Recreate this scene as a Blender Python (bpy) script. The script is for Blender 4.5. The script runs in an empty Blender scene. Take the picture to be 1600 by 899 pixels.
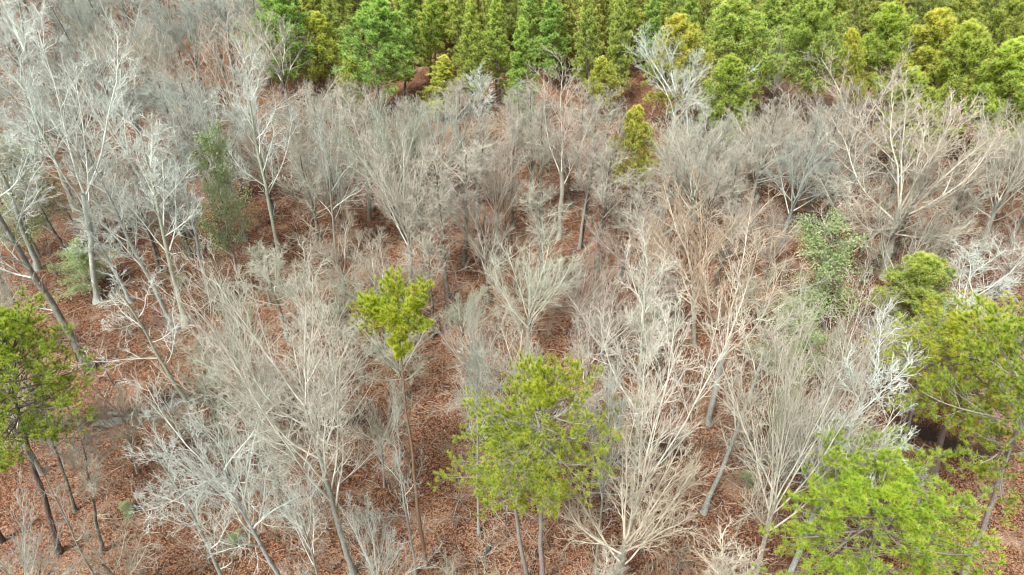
import bpy, math, random
import numpy as np
from mathutils import Vector, Matrix

# ------------------------------------------------------------------ camera, world, sun, exposure
SC = bpy.context.scene
COL = SC.collection
CAM_H = 40.0
PITCH = math.radians(40.0)
FPX = 1120.0                                   # focal length in pixels of the 1600 px wide photograph
cam_d = bpy.data.cameras.new('camera'); cam = bpy.data.objects.new('camera', cam_d); COL.objects.link(cam)
cam.location = (0, 0, CAM_H); cam.rotation_euler = (math.pi/2 - PITCH, 0, 0)
cam_d.sensor_width = 36.0; cam_d.lens = 36.0*FPX/1600.0
cam_d.clip_start = 0.1; cam_d.clip_end = 3000
SC.camera = cam

SUN_EL, SUN_AZ = math.radians(58), math.radians(215)      # overcast: a wide soft sun
w = bpy.data.worlds.new('World'); SC.world = w; w.use_nodes = True
nt = w.node_tree; bg = nt.nodes['Background']
sky = nt.nodes.new('ShaderNodeTexSky'); sky.sky_type = 'NISHITA'; sky.sun_disc = False
sky.sun_elevation = SUN_EL; sky.sun_rotation = SUN_AZ; sky.air_density = 1.0; sky.dust_density = 4.0; sky.ozone_density = 1.0
hs = nt.nodes.new('ShaderNodeHueSaturation'); hs.inputs['Saturation'].default_value = 0.35   # cloud layer: a greyer sky
nt.links.new(sky.outputs[0], hs.inputs['Color']); nt.links.new(hs.outputs[0], bg.inputs['Color'])
bg.inputs['Strength'].default_value = 0.085
sun_d = bpy.data.lights.new('sun', 'SUN'); sun = bpy.data.objects.new('sun', sun_d); COL.objects.link(sun)
sun_d.energy = 2.2; sun_d.angle = math.radians(12); sun_d.color = (1.0, 0.995, 0.97)
sd = Vector((math.sin(SUN_AZ)*math.cos(SUN_EL), math.cos(SUN_AZ)*math.cos(SUN_EL), math.sin(SUN_EL)))
sun.rotation_euler = sd.to_track_quat('Z', 'Y').to_euler(); sun.location = (0, 0, 120)
SC.view_settings.view_transform = 'Standard'; SC.view_settings.look = 'None'
SC.view_settings.exposure = 1.6; SC.view_settings.gamma = 1.0; SC.view_settings.use_curve_mapping = False
SC.render.engine = 'CYCLES'
SC.cycles.max_bounces = 6; SC.cycles.diffuse_bounces = 4; SC.cycles.glossy_bounces = 2
SC.cycles.transmission_bounces = 3; SC.cycles.transparent_max_bounces = 4
SC.cycles.filter_width = 1.1

RNG = np.random.default_rng(7)
rnd = random.Random(11)

# ------------------------------------------------------------------ picture point -> place on the ground
def ray(px, py):
    xc = (px-800)/FPX; yc = -(py-449.5)/FPX
    return np.array([xc, math.cos(PITCH)+yc*math.sin(PITCH), -math.sin(PITCH)+yc*math.cos(PITCH)])
def ground_at(px, py):
    d = ray(px, py); t = CAM_H/-d[2]
    return d[0]*t, d[1]*t
def point_at_y(px, py, Y):
    d = ray(px, py); t = Y/d[1]
    return d[0]*t, CAM_H+d[2]*t
def project(x, y, z):
    dz = z-CAM_H
    dep = y*math.cos(PITCH)-dz*math.sin(PITCH)
    up = y*math.sin(PITCH)+dz*math.cos(PITCH)
    return 800+FPX*x/dep, 449.5-FPX*up/dep, dep

# ------------------------------------------------------------------ materials
def new_mat(name):
    m = bpy.data.materials.new(name); m.use_nodes = True
    n = m.node_tree; b = n.nodes['Principled BSDF']
    return m, n, b
def ramp(n, stops, src=None):
    r = n.nodes.new('ShaderNodeValToRGB'); e = r.color_ramp.elements
    while len(e) < len(stops): e.new(0.5)
    for i, (p, c) in enumerate(stops): e[i].position = p; e[i].color = (*c, 1)
    if src is not None: n.links.new(src, r.inputs[0])
    return r
def mixc(n, f, a, b, mode='MIX'):
    m = n.nodes.new('ShaderNodeMix'); m.data_type = 'RGBA'; m.blend_type = mode
    for s, v in ((0, f), (6, a), (7, b)):
        if hasattr(v, 'is_linked') or isinstance(v, bpy.types.NodeSocket): n.links.new(v, m.inputs[s])
        elif isinstance(v, tuple): m.inputs[s].default_value = (*v, 1)
        else: m.inputs[s].default_value = v
    return m.outputs[2]
def noise(n, scale, detail=4, rough=0.6, co=None):
    t = n.nodes.new('ShaderNodeTexNoise'); t.inputs['Scale'].default_value = scale
    t.inputs['Detail'].default_value = detail; t.inputs['Roughness'].default_value = rough
    if co is not None: n.links.new(co, t.inputs['Vector'])
    return t.outputs['Fac']
def coords(n, kind='Object'):
    return n.nodes.new('ShaderNodeTexCoord').outputs[kind]
def geopos(n):
    return n.nodes.new('ShaderNodeNewGeometry').outputs['Position']
def bump(n, b, h, strength, dist):
    bp = n.nodes.new('ShaderNodeBump'); bp.inputs['Strength'].default_value = strength; bp.inputs['Distance'].default_value = dist
    n.links.new(h, bp.inputs['Height']); n.links.new(bp.outputs[0], b.inputs['Normal'])

def bark_material(name, lichen, dark, rough=0.85, patch=(0.42, 0.62)):
    """bark tinted by the colour of the object it is on, with lichen and dark patches"""
    m, n, b = new_mat(name)
    co = coords(n)
    oc = n.nodes.new('ShaderNodeObjectInfo').outputs['Color']
    f1 = ramp(n, [(patch[0], (0,0,0)), (patch[1], (1,1,1))], noise(n, 2.3, 5, 0.65, co)).outputs[0]
    mp = n.nodes.new('ShaderNodeMapping'); mp.inputs['Scale'].default_value = (14, 14, 3.5); n.links.new(co, mp.inputs[0])
    f2 = ramp(n, [(0.38, (0,0,0)), (0.7, (1,1,1))], noise(n, 1.6, 5, 0.7, mp.outputs[0])).outputs[0]
    c = mixc(n, f1, oc, mixc(n, 0.55, oc, lichen))
    c = mixc(n, f2, mixc(n, 0.85, c, dark, 'MULTIPLY'), c)
    n.links.new(c, b.inputs['Base Color']); b.inputs['Roughness'].default_value = rough
    b.inputs['Specular IOR Level'].default_value = 0.2
    bump(n, b, noise(n, 1.6, 5, 0.7, mp.outputs[0]), 0.6, 0.02)
    return m
M_TRUNK = bark_material('bark_lichen', (0.42, 0.50, 0.40), (0.30, 0.26, 0.21))
M_PTRUNK = bark_material('pine_bark', (0.30, 0.29, 0.26), (0.35, 0.28, 0.24), patch=(0.5, 0.75))

def twig_material():
    m, n, b = new_mat('twig_bark')
    oc = n.nodes.new('ShaderNodeObjectInfo').outputs['Color']
    co = coords(n)
    at = n.nodes.new('ShaderNodeAttribute'); at.attribute_name = 'tone'
    c = mixc(n, at.outputs['Fac'], mixc(n, 1.0, mixc(n, 0.3, oc, (0.50, 0.58, 0.46)), (1.25, 1.25, 1.25), 'MULTIPLY'), mixc(n, 1.0, oc, (0.86, 0.82, 0.76), 'MULTIPLY'))
    c = mixc(n, ramp(n, [(0.36, (0,0,0)), (0.62, (1,1,1))], noise(n, 1.9, 5, 0.65, co)).outputs[0], mixc(n, 0.75, c, (0.50, 0.45, 0.38), 'MULTIPLY'), c)
    n.links.new(c, b.inputs['Base Color']); b.inputs['Roughness'].default_value = 0.8
    b.inputs['Specular IOR Level'].default_value = 0.25
    return m
M_TWIG = twig_material()

def leafy_material(name, base, tip, rough=0.5, trans=0.3):
    m, n, b = new_mat(name)
    oc = n.nodes.new('ShaderNodeObjectInfo').outputs['Color']
    at = n.nodes.new('ShaderNodeAttribute'); at.attribute_name = 'tone'
    tn = n.nodes.new('ShaderNodeAttribute'); tn.attribute_name = 'tuft'
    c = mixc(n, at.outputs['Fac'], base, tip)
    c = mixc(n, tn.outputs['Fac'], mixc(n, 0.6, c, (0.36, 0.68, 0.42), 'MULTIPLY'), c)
    c = mixc(n, 1.0, c, oc, 'MULTIPLY')
    n.links.new(c, b.inputs['Base Color']); b.inputs['Roughness'].default_value = rough
    b.inputs['Specular IOR Level'].default_value = 0.3
    tr = n.nodes.new('ShaderNodeBsdfTranslucent'); n.links.new(c, tr.inputs[0])
    mx = n.nodes.new('ShaderNodeMixShader'); mx.inputs[0].default_value = trans
    n.links.new(b.outputs[0], mx.inputs[1]); n.links.new(tr.outputs[0], mx.inputs[2])
    n.links.new(mx.outputs[0], n.nodes['Material Output'].inputs[0])
    return m
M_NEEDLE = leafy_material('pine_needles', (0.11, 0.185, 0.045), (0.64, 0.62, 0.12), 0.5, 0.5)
M_HOLLY = leafy_material('evergreen_leaf', (0.27, 0.32, 0.14), (0.42, 0.47, 0.22), 0.6, 0.35)

def litter_material(name, leaf):
    m, n, b = new_mat(name)
    if leaf:
        at = n.nodes.new('ShaderNodeAttribute'); at.attribute_name = 'tone'
        c = ramp(n, [(0.0, (0.045, 0.023, 0.014)), (0.3, (0.12, 0.063, 0.037)), (0.6, (0.28, 0.148, 0.080)), (0.85, (0.40, 0.25, 0.155)), (1.0, (0.54, 0.39, 0.28))], at.outputs['Fac']).outputs[0]
        n.links.new(c, b.inputs['Base Color'])
    else:
        p = geopos(n)
        v = n.nodes.new('ShaderNodeTexVoronoi'); v.inputs['Scale'].default_value = 12.0; v.inputs['Randomness'].default_value = 1.0
        n.links.new(p, v.inputs['Vector'])
        sp = n.nodes.new('ShaderNodeSeparateColor'); n.links.new(v.outputs['Color'], sp.inputs[0])
        c = ramp(n, [(0.0, (0.03, 0.015, 0.009)), (0.35, (0.11, 0.055, 0.032)), (0.7, (0.27, 0.135, 0.072)), (1.0, (0.42, 0.25, 0.155))], sp.outputs[0]).outputs[0]
        f = ramp(n, [(0.35, (0,0,0)), (0.68, (1,1,1))], noise(n, 0.16, 6, 0.6, p)).outputs[0]
        c = mixc(n, f, mixc(n, 0.9, c, (0.50, 0.42, 0.38), 'MULTIPLY'), c)
        f = ramp(n, [(0.52, (0,0,0)), (0.72, (1,1,1))], noise(n, 0.45, 6, 0.7, p)).outputs[0]
        c = mixc(n, f, c, mixc(n, 0.6, c, (0.36, 0.28, 0.20)))
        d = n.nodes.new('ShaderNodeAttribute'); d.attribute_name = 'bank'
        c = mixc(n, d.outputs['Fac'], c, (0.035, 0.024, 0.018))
        n.links.new(c, b.inputs['Base Color'])
        bump(n, b, v.outputs['Distance'], 0.9, 0.08)
    b.inputs['Roughness'].default_value = 0.9; b.inputs['Specular IOR Level'].default_value = 0.15
    return m
M_GROUND = litter_material('leaf_litter_ground', False)
M_LEAF = litter_material('dead_leaf', True)
mw, n, b = new_mat('creek_water')
b.inputs['Base Color'].default_value = (0.10, 0.10, 0.085, 1); b.inputs['Roughness'].default_value = 0.08
b.inputs['Specular IOR Level'].default_value = 0.8
bump(n, b, noise(n, 1.4, 3, 0.5, geopos(n)), 0.15, 0.05)
M_WATER = mw

# ------------------------------------------------------------------ geometry helpers (numpy)
def norm(v): return v/np.maximum(np.linalg.norm(v, axis=-1, keepdims=True), 1e-9)

def tubes(P, R, s=3, rng=RNG):
    """K polylines of n points with radii -> verts, quads"""
    K, n, _ = P.shape
    T = norm(np.gradient(P, axis=1))
    a = norm(rng.normal(size=(K, 1, 3)))
    u = norm(np.cross(T, np.broadcast_to(a, T.shape))); v = np.cross(T, u)
    th = np.arange(s)*2*math.pi/s
    V = P[:, :, None, :] + R[:, :, None, None]*(np.cos(th)[None, None, :, None]*u[:, :, None, :] + np.sin(th)[None, None, :, None]*v[:, :, None, :])
    V = V.reshape(-1, 3)
    base = (np.arange(K)*n*s)[:, None, None] + (np.arange(n-1)*s)[None, :, None]
    k = np.arange(s)[None, None, :]; k2 = (k+1) % s
    Q = np.stack([base+k, base+k2, base+s+k2, base+s+k], -1).reshape(-1, 4)
    return V, Q

class Geo:
    def __init__(self): self.v = []; self.q = []; self.t = []; self.a = []; self.b = []; self.n = 0
    def add(self, V, Q=None, T=None, tone=0.0, tuft=1.0):
        if Q is not None and len(Q): self.q.append(Q+self.n)
        if T is not None and len(T): self.t.append(T+self.n)
        self.v.append(V); self.a.append(np.broadcast_to(np.asarray(tone, float), (len(V),)))
        self.b.append(np.broadcast_to(np.asarray(tuft, float), (len(V),))); self.n += len(V)
    def tube(self, P, R, s=3, tone=0.0):
        V, Q = tubes(P, R, s); self.add(V, Q, None, tone)
    def mesh(self, name, mat, smooth=True):
        V = np.concatenate(self.v)
        Q = np.concatenate(self.q) if self.q else np.zeros((0, 4), int)
        T = np.concatenate(self.t) if self.t else np.zeros((0, 3), int)
        me = bpy.data.meshes.new(name)
        me.vertices.add(len(V)); me.vertices.foreach_set('co', V.astype(np.float32).ravel())
        me.loops.add(Q.size+T.size); me.loops.foreach_set('vertex_index', np.concatenate([Q.ravel(), T.ravel()]).astype(np.int32))
        me.polygons.add(len(Q)+len(T))
        st = np.concatenate([np.arange(len(Q))*4, Q.size+np.arange(len(T))*3]).astype(np.int32)
        me.polygons.foreach_set('loop_start', st)
        me.update(calc_edges=True)
        if smooth: me.polygons.foreach_set('use_smooth', np.ones(len(st), bool))
        for nm, arr in (('tone', self.a), ('tuft', self.b)):
            at = me.attributes.new(nm, 'FLOAT', 'POINT'); at.data.foreach_set('value', np.concatenate(arr).astype(np.float32))
        me.materials.append(mat)
        return me

def grow(rng, P, R, nch, t0, t1, ang, length, n, wob=0.12, trop=0.2, rr=0.55, taper=0.3, shape=0.5, rmin=0.006, az0=None, absolute=False):
    """children of polylines: nch per parent, at fractions t0..t1, leaving at angle ang (deg, lo-hi)"""
    K, m, _ = P.shape
    idx = np.repeat(np.arange(K), nch)
    tt = np.tile(np.linspace(t0, t1, nch), K) + rng.uniform(-.5, .5, K*nch)*(t1-t0)/max(nch, 1)
    tt = np.clip(tt, 0, 0.999)
    f = tt*(m-1); i0 = np.floor(f).astype(int); fr = (f-i0)[:, None]
    pos = P[idx, i0]*(1-fr)+P[idx, i0+1]*fr
    rad = R[idx, i0]*(1-fr[:, 0])+R[idx, i0+1]*fr[:, 0]
    T = norm(P[idx, i0+1]-P[idx, i0])
    ref = np.where(np.abs(T[:, 2:3]) > .9, np.array([[1., 0, 0]]), np.array([[0, 0, 1.]]))
    u = norm(np.cross(T, ref)); v = np.cross(T, u)
    az = np.tile(np.arange(nch)*2.4, K) + np.repeat(rng.uniform(0, 6.28, K), nch) + rng.normal(0, .35, K*nch)
    perp = np.cos(az)[:, None]*u+np.sin(az)[:, None]*v
    a = np.radians(rng.uniform(ang[0], ang[1], K*nch))[:, None]
    D = T*np.cos(a)+perp*np.sin(a)
    plen = np.linalg.norm(np.diff(P, axis=1), axis=2).sum(1)[idx]
    L = (np.full(len(idx), length) if absolute else plen*length)*(1-shape*(tt-t0)/max(1-t0, .01))*rng.uniform(.7, 1.25, len(idx))
    step = (L/(n-1))[:, None]
    pts = [pos]; d = D
    for k in range(n-1):
        d = norm(d + rng.normal(0, wob, d.shape) + np.array([0, 0, trop/(n-1)]))
        pts.append(pts[-1]+d*step)
    Pn = np.stack(pts, 1)
    r0 = np.maximum(np.minimum(rad*rr, rad*.9), rmin)
    Rn = np.maximum(r0[:, None]*np.linspace(1, taper, n)[None, :], rmin*.55)
    return Pn, Rn

def trunk_line(rng, H, r, n=12, wob=.018, top=0.25):
    z = np.linspace(0, H, n); P = np.zeros((1, n, 3)); P[0, :, 2] = z
    off = np.cumsum(rng.normal(0, wob*H/n*3, (n, 2)), axis=0); off[0] = 0
    off -= np.linspace(0, 1, n)[:, None]*off[-1]*.7
    P[0, :, :2] = off
    R = np.linspace(1, top, n)**.85*r; R[0] *= 1.55; R[1] *= 1.04
    return P, R[None, :]

FORMS = dict(
    # H, trunk fraction, limbs, limb start t, angle, length x H, trop, then (n, t0, ang, len) for each finer level
    fan=dict(H=15, r=.20, tf=.42, nl=11, t0=.60, t1=1.0, ang=(6, 68), ll=.54, trop=.7, wl=.07, L2=(9, .28, (16, 38), .44), L3=(7, .28, (20, 44), .44), L4=(5, .2, (24, 48), .50), L5=(1, .3, (25, 50), .55), top=.8, sh=.1),
    leader=dict(H=18, r=.20, tf=.97, nl=12, t0=.40, t1=.97, ang=(28, 50), ll=.30, trop=.55, wl=.06, L2=(7, .2, (25, 45), .42), L3=(6, .2, (25, 48), .42), L4=(5, .2, (25, 50), .5), L5=(1, .3, (25, 50), .5), top=.12, sh=.65),
    broad=dict(H=20, r=.27, tf=.62, nl=10, t0=.50, t1=1.0, ang=(25, 62), ll=.46, trop=.45, wl=.13, L2=(8, .22, (28, 58), .45), L3=(6, .2, (30, 60), .44), L4=(5, .2, (30, 60), .5), L5=(1, .3, (30, 60), .5), top=.45, sh=.3),
    silver=dict(H=20, r=.27, tf=.60, nl=12, t0=.45, t1=1.0, ang=(22, 62), ll=.48, trop=.5, wl=.12, L2=(9, .2, (28, 58), .46), L3=(7, .2, (28, 58), .46), L4=(6, .2, (30, 60), .5), L5=(1, .3, (30, 60), .5), top=.45, sh=.3),
    narrow=dict(H=16, r=.15, tf=.96, nl=10, t0=.5, t1=.97, ang=(18, 34), ll=.26, trop=.5, wl=.05, L2=(7, .2, (20, 40), .42), L3=(6, .15, (22, 42), .45), L4=(5, .15, (25, 45), .45), L5=(1, .3, (25, 50), .5), top=.12, sh=.55),
    sparse=dict(H=17, r=.20, tf=.93, nl=8, t0=.38, t1=.96, ang=(35, 70), ll=.30, trop=.35, wl=.16, L2=(6, .2, (30, 60), .45), L3=(5, .15, (30, 60), .45), L4=(5, .2, (30, 60), .45), L5=(1, .3, (25, 50), .5), top=.2, sh=.5),
    fork=dict(H=19, r=.22, tf=.45, nl=4, t0=.80, t1=1.0, ang=(8, 30), ll=.56, trop=.45, wl=.07, L2=(13, .2, (26, 48), .34), L3=(6, .2, (26, 50), .44), L4=(5, .2, (26, 50), .5), L5=(1, .3, (25, 50), .5), top=.85, sh=.1),
)
def build_bare(seed, form):
    """one bare tree -> list of (part name, mesh), height, crown diameter"""
    rng = np.random.default_rng(seed); f = dict(FORMS[form]); H = f['H']
    if seed in (15, 16, 17, 19): f['wl'] = .13; f['tf'] *= rng.uniform(.8, 1.35); f['nl'] = int(f['nl']*rng.uniform(.7, 1.2)); f['trop'] *= rng.uniform(.4, 1.1); f['ang'] = (8, 60)
    TP, TR = trunk_line(rng, H*f['tf'], f['r'], 14, .02 if form in ('broad', 'sparse', 'fork', 'silver') else .012, f['top'])
    parts = []
    g = Geo(); g.tube(TP, TR, 9, 0.0); parts.append(('trunk', g.mesh('trunk', M_TRUNK)))
    LP, LR = grow(rng, TP, TR, f['nl'], f['t0'], f['t1'], f['ang'], f['ll']*H, 10, f['wl'], f['trop'], .42 if form in ('fan', 'leader', 'narrow', 'silver') else .33, .28, f['sh'], .02, absolute=True)
    n2, t2, a2, l2 = f['L2']; P2, R2 = grow(rng, LP, LR, n2, t2, .97, a2, l2, 6, .11, .25, .55, .35, .45, .016)
    for k in range(f['nl']):
        g = Geo(); g.tube(LP[k:k+1], LR[k:k+1], 6, 0.05); g.tube(P2[k*n2:(k+1)*n2], R2[k*n2:(k+1)*n2], 4, 0.15)
        parts.append(('limb', g.mesh('limb', M_TWIG)))
    n3, t3, a3, l3 = f['L3']; P3, R3 = grow(rng, P2, R2, n3, t3, .98, a3, l3, 4, .14, .15, .62, .55, .4, .0135)
    n4, t4, a4, l4 = f['L4']; P4, R4 = grow(rng, P3, R3, n4, t4, 1., a4, l4, 3, .17, .1, .75, .65, .3, .0105)
    n5, t5, a5, l5 = f['L5']; P5, R5 = grow(rng, P4, R4, n5, t5, 1., a5, l5, 2, .1, .05, .8, .6, .2, .0085)
    # small twigs straight off limbs as well
    Pe, Re = grow(rng, LP, LR, 10, .25, 1., (30, 60), 1.1, 4, .15, .2, .3, .5, .2, .010, absolute=True)
    Pf, Rf = grow(rng, Pe, Re, 5, .2, 1., (30, 55), .5, 3, .15, .1, .7, .6, .2, .008)
    g = Geo()
    g.tube(P3, R3, 3, .35); g.tube(P4, R4, 3, .65); g.tube(P5, R5, 3, 1.0); g.tube(Pe, Re, 3, .3); g.tube(Pf, Rf, 3, .7)
    if f['tf'] > .9:
        Pg, Rg = grow(rng, TP, TR, 10, .3, 1., (35, 65), 1.6, 5, .12, .2, .25, .5, .3, .012, absolute=True)
        Ph, Rh = grow(rng, Pg, Rg, 7, .15, 1., (30, 55), .42, 3, .15, .1, .7, .6, .3, .009)
        g.tube(Pg, Rg, 3, .3); g.tube(Ph, Rh, 3, .6)
    parts.append(('crown', g.mesh('crown', M_TWIG)))
    allp = P4.reshape(-1, 3)
    return dict(parts=parts, H=np.percentile(allp[:, 2], 99.5), W=2*np.percentile(np.hypot(allp[:, 0], allp[:, 1]), 93))

def build_sapling(seed, H=6., fuzz=1.0):
    rng = np.random.default_rng(seed)
    TP, TR = trunk_line(rng, H, .045, 9, .03, .2)
    g = Geo(); g.tube(TP, TR, 5)
    parts = [('trunk', g.mesh('trunk', M_TRUNK))]
    P1, R1 = grow(rng, TP, TR, int(12*fuzz), .2, .98, (30, 65), H*.34, 6, .14, .3, .45, .4, .5, .012, absolute=True)
    P2, R2 = grow(rng, P1, R1, 5, .2, 1., (28, 58), .42, 4, .15, .1, .65, .5, .3, .010)
    P3, R3 = grow(rng, P2, R2, 3, .2, 1., (28, 58), .5, 2, .1, .05, .8, .6, .3, .008)
    g = Geo(); g.tube(P1, R1, 4, .3); g.tube(P2, R2, 3, .6); g.tube(P3, R3, 3, 1.)
    parts.append(('crown', g.mesh('crown', M_TWIG)))
    a = P2.reshape(-1, 3)
    return dict(parts=parts, H=np.percentile(a[:, 2], 99.5), W=2*np.percentile(np.hypot(a[:, 0], a[:, 1]), 93))

def needle_tufts(g, rng, C, D, nn=20, ln=.24, wd=.013, spread=1.0):
    """bursts of needles: each a thin tapering blade leaving the shoot tip C, mostly around direction D"""
    K = len(C); C = np.repeat(C, nn, 0); D = np.repeat(D, nn, 0)
    C = C - D*rng.uniform(0, .16, (len(C), 1))
    d = norm(D*rng.uniform(.35, 1.3, (len(C), 1)) + rng.normal(0, .45*spread, C.shape))
    L = ln*rng.uniform(.7, 1.15, (len(C), 1))
    s = norm(np.cross(d, rng.normal(size=C.shape)))*wd
    V = np.stack([C-s, C+s, C+d*L], 1).reshape(-1, 3)
    T = np.arange(len(C)*3).reshape(-1, 3)
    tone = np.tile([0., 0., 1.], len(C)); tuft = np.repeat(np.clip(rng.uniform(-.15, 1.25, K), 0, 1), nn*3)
    g.add(V, None, T, tone, tuft)

def build_pine(seed, H, W, base, shape, limbs, nn, ln, wd, l2=9, l3=4, r=.19, droop=0.1):
    """shape: 'cone' (plantation), 'open' (big irregular crown), 'flat' (small rounded top on a long bole)"""
    rng = np.random.default_rng(seed)
    TP, TR = trunk_line(rng, H, r, 14, .012, .12)
    g = Geo(); g.tube(TP, TR, 9); parts = [('trunk', g.mesh('trunk', M_PTRUNK))]
    LPs = []; LRs = []
    t = np.linspace(base, .985, limbs)
    if shape == 'flat': t = base+(t-base)**.55*(1-base)**.45
    t = np.minimum(t, .985); q = (t-base)/(1-base)
    if shape == 'cone': prof = np.where(q < .18, .75+q*1.4, (1-q)**.9*1.2+.05)
    elif shape == 'flat': prof = np.where(q < .45, rng.uniform(.12, .42, limbs), np.sqrt(np.clip(1-(np.clip(q-.5, 0, 1)*1.9)**2.4, .06, 1))*rng.uniform(.6, 1.15, limbs))
    else: prof = np.clip(np.sin(np.pi*(q*.78+.2))*1.05, .3, 1)*rng.uniform(.6, 1.2, limbs)
    for k in range(limbs):
        up = (.05+.9*q[k]) if shape == 'cone' else (.1+.45*q[k]) if shape == 'flat' else (-.15+.9*q[k])
        az = k*2.4+rng.normal(0, .3)
        f = t[k]*13; i = int(f); p = TP[0, i]*(1-f+i)+TP[0, min(i+1, 13)]*(f-i)
        d = np.array([math.cos(az), math.sin(az), up]); d /= np.linalg.norm(d)
        L = W/2*prof[k]*rng.uniform(.82, 1.1)/max(math.hypot(d[0], d[1]), .75); pts = [p]
        for s in range(7):
            d = d+rng.normal(0, .09, 3)+np.array([0, 0, .08]); d /= np.linalg.norm(d); pts.append(pts[-1]+d*L/7)
        LPs.append(pts); LRs.append(np.linspace(1, .3, 8)*min(.055, .018+.010*L))
    LP = np.array(LPs); LR = np.array(LRs)
    P2, R2 = grow(rng, LP, LR, l2, .28 if shape != 'cone' else .12, 1., (32, 62), .42 if shape != 'cone' else .36, 5, .12, .35, .6, .5, .45, .010)
    P3, R3 = grow(rng, P2, R2, l3, .25, 1., (28, 58), .50, 3, .12, .4, .8, .6, .3, .008)
    g = Geo(); g.tube(LP, LR, 5, .3); g.tube(P2, R2, 3, .5); g.tube(P3, R3, 3, .5)
    parts.append(('branches', g.mesh('branches', M_PTRUNK)))
    g = Geo()
    C = np.concatenate([P3[:, -1], P2[:, -1], LP[:, -1], P3[:, 1][::3], TP[:, -1]])
    D = np.concatenate([norm(P3[:, -1]-P3[:, -2]), norm(P2[:, -1]-P2[:, -2]), norm(LP[:, -1]-LP[:, -2]), norm(P3[:, 1]-P3[:, 0])[::3], [[0, 0, 1]]])
    D = norm(D+np.array([0, 0, .7]))
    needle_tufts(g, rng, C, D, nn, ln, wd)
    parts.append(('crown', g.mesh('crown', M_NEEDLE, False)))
    a = P3.reshape(-1, 3)
    return dict(parts=parts, H=a[:, 2].max(), W=2*np.percentile(np.hypot(a[:, 0], a[:, 1]), 95))

def build_evergreen(seed, H=8., W=5.):
    rng = np.random.default_rng(seed)
    TP, TR = trunk_line(rng, H, .09, 10, .03, .2)
    g = Geo(); g.tube(TP, TR, 6); parts = [('trunk', g.mesh('trunk', M_TRUNK))]
    P1, R1 = grow(rng, TP, TR, 26, .12, .97, (45, 75), W*.52, 7, .12, .3, .45, .4, .6, .014, absolute=True)
    P2, R2 = grow(rng, P1, R1, 8, .15, 1., (30, 60), .38, 5, .15, .1, .7, .5, .35, .01)
    P3, R3 = grow(rng, P2, R2, 6, .15, 1., (30, 60), .40, 3, .15, .0, .8, .6, .3, .007)
    g = Geo(); g.tube(P1, R1, 4, .3); g.tube(P2, R2, 3, .5); g.tube(P3, R3, 3, .6)
    parts.append(('branches', g.mesh('branches', M_TWIG)))
    g = Geo(); C = P3[:, 1:].reshape(-1, 3); C = np.repeat(C, 3, 0); C = C+rng.normal(0, .16, C.shape)
    d = norm(rng.normal(size=C.shape)+np.array([0, 0, .2])); s = norm(np.cross(d, norm(rng.normal(size=C.shape)+np.array([0, 0, 1.5]))))
    L = .13*rng.uniform(.7, 1.2, (len(C), 1))
    V = np.stack([C, C+d*L*.5+s*L*.28, C+d*L, C+d*L*.5-s*L*.28], 1).reshape(-1, 3)
    g.add(V, np.arange(len(C)*4).reshape(-1, 4), None, np.repeat(rng.uniform(0, 1, len(C)), 4), np.repeat(rng.uniform(0, 1, len(C)), 4))
    parts.append(('crown', g.mesh('crown', M_HOLLY, False)))
    return dict(parts=parts, H=H, W=2*np.percentile(np.hypot(P3[:, :, 0], P3[:, :, 1]), 93))

# ------------------------------------------------------------------ terrain and creek
CREEK_PX = [(-420, 690), (-150, 652), (60, 655), (150, 652), (230, 634), (290, 606), (400, 628), (560, 652), (650, 648), (720, 662), (780, 668), (900, 700), (1050, 690), (1150, 690), (1280, 738), (1370, 700), (1430, 655), (1520, 700), (1700, 690), (2000, 720)]
CREEK = np.array([ground_at(*p) for p in CREEK_PX])
# round the corners of the course
for _ in range(2):
    a, b2 = CREEK[:-1], CREEK[1:]
    CREEK = np.concatenate([[CREEK[0]], np.stack([a*.75+b2*.25, a*.25+b2*.75], 1).reshape(-1, 2), [CREEK[-1]]])
def creek_dist(x, y):
    x = np.asarray(x, float); y = np.asarray(y, float)
    best = np.full(x.shape, 1e9)
    for (ax, ay), (bx, by) in zip(CREEK[:-1], CREEK[1:]):
        dx, dy = bx-ax, by-ay; t = np.clip(((x-ax)*dx+(y-ay)*dy)/(dx*dx+dy*dy+1e-9), 0, 1)
        best = np.minimum(best, np.hypot(x-ax-t*dx, y-ay-t*dy))
    return best
def terrain(x, y):
    x = np.asarray(x, float); y = np.asarray(y, float)
    d = creek_dist(x, y)
    d = d + .35*np.sin(x*1.3+y*.7)+.25*np.sin(x*2.9-y*2.1)
    far = 1-np.exp(-(d/9)**2)
    u = .35*np.sin(x*.11+1.3)*np.cos(y*.13+.4)+.15*np.sin(x*.37+y*.29)+.07*np.sin(x*1.1-y*.8)+.04*np.sin(x*2.3+y*1.9)
    wv = .55+.45*np.sin(x*.42+1.1)*np.cos(x*.17+.6)
    wdt = .65+.45*wv
    wv = np.where(x < -12, np.maximum(wv, .9), wv)
    return u*far - 1.15*wv*np.exp(-(np.clip(d, 0, None)/wdt)**3)
xs = np.concatenate([-np.geomspace(900, 60, 16), np.arange(-55, 55.1, .4), np.geomspace(60, 900, 16)])
ys = np.concatenate([np.linspace(-400, 0, 9), np.arange(8, 75, .5), np.arange(75, 150, 2.5), np.geomspace(152, 1500, 14)])
X, Y = np.meshgrid(xs, ys); Z = terrain(X, Y)
g = Geo(); nx = len(xs); ny = len(ys)
ii = (np.arange(ny-1)[:, None]*nx+np.arange(nx-1)[None, :]).ravel()
dd = creek_dist(X, Y).ravel()
g.add(np.stack([X.ravel(), Y.ravel(), Z.ravel()], 1), np.stack([ii, ii+1, ii+nx+1, ii+nx], 1), None)
me = g.mesh('ground', M_GROUND)
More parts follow.
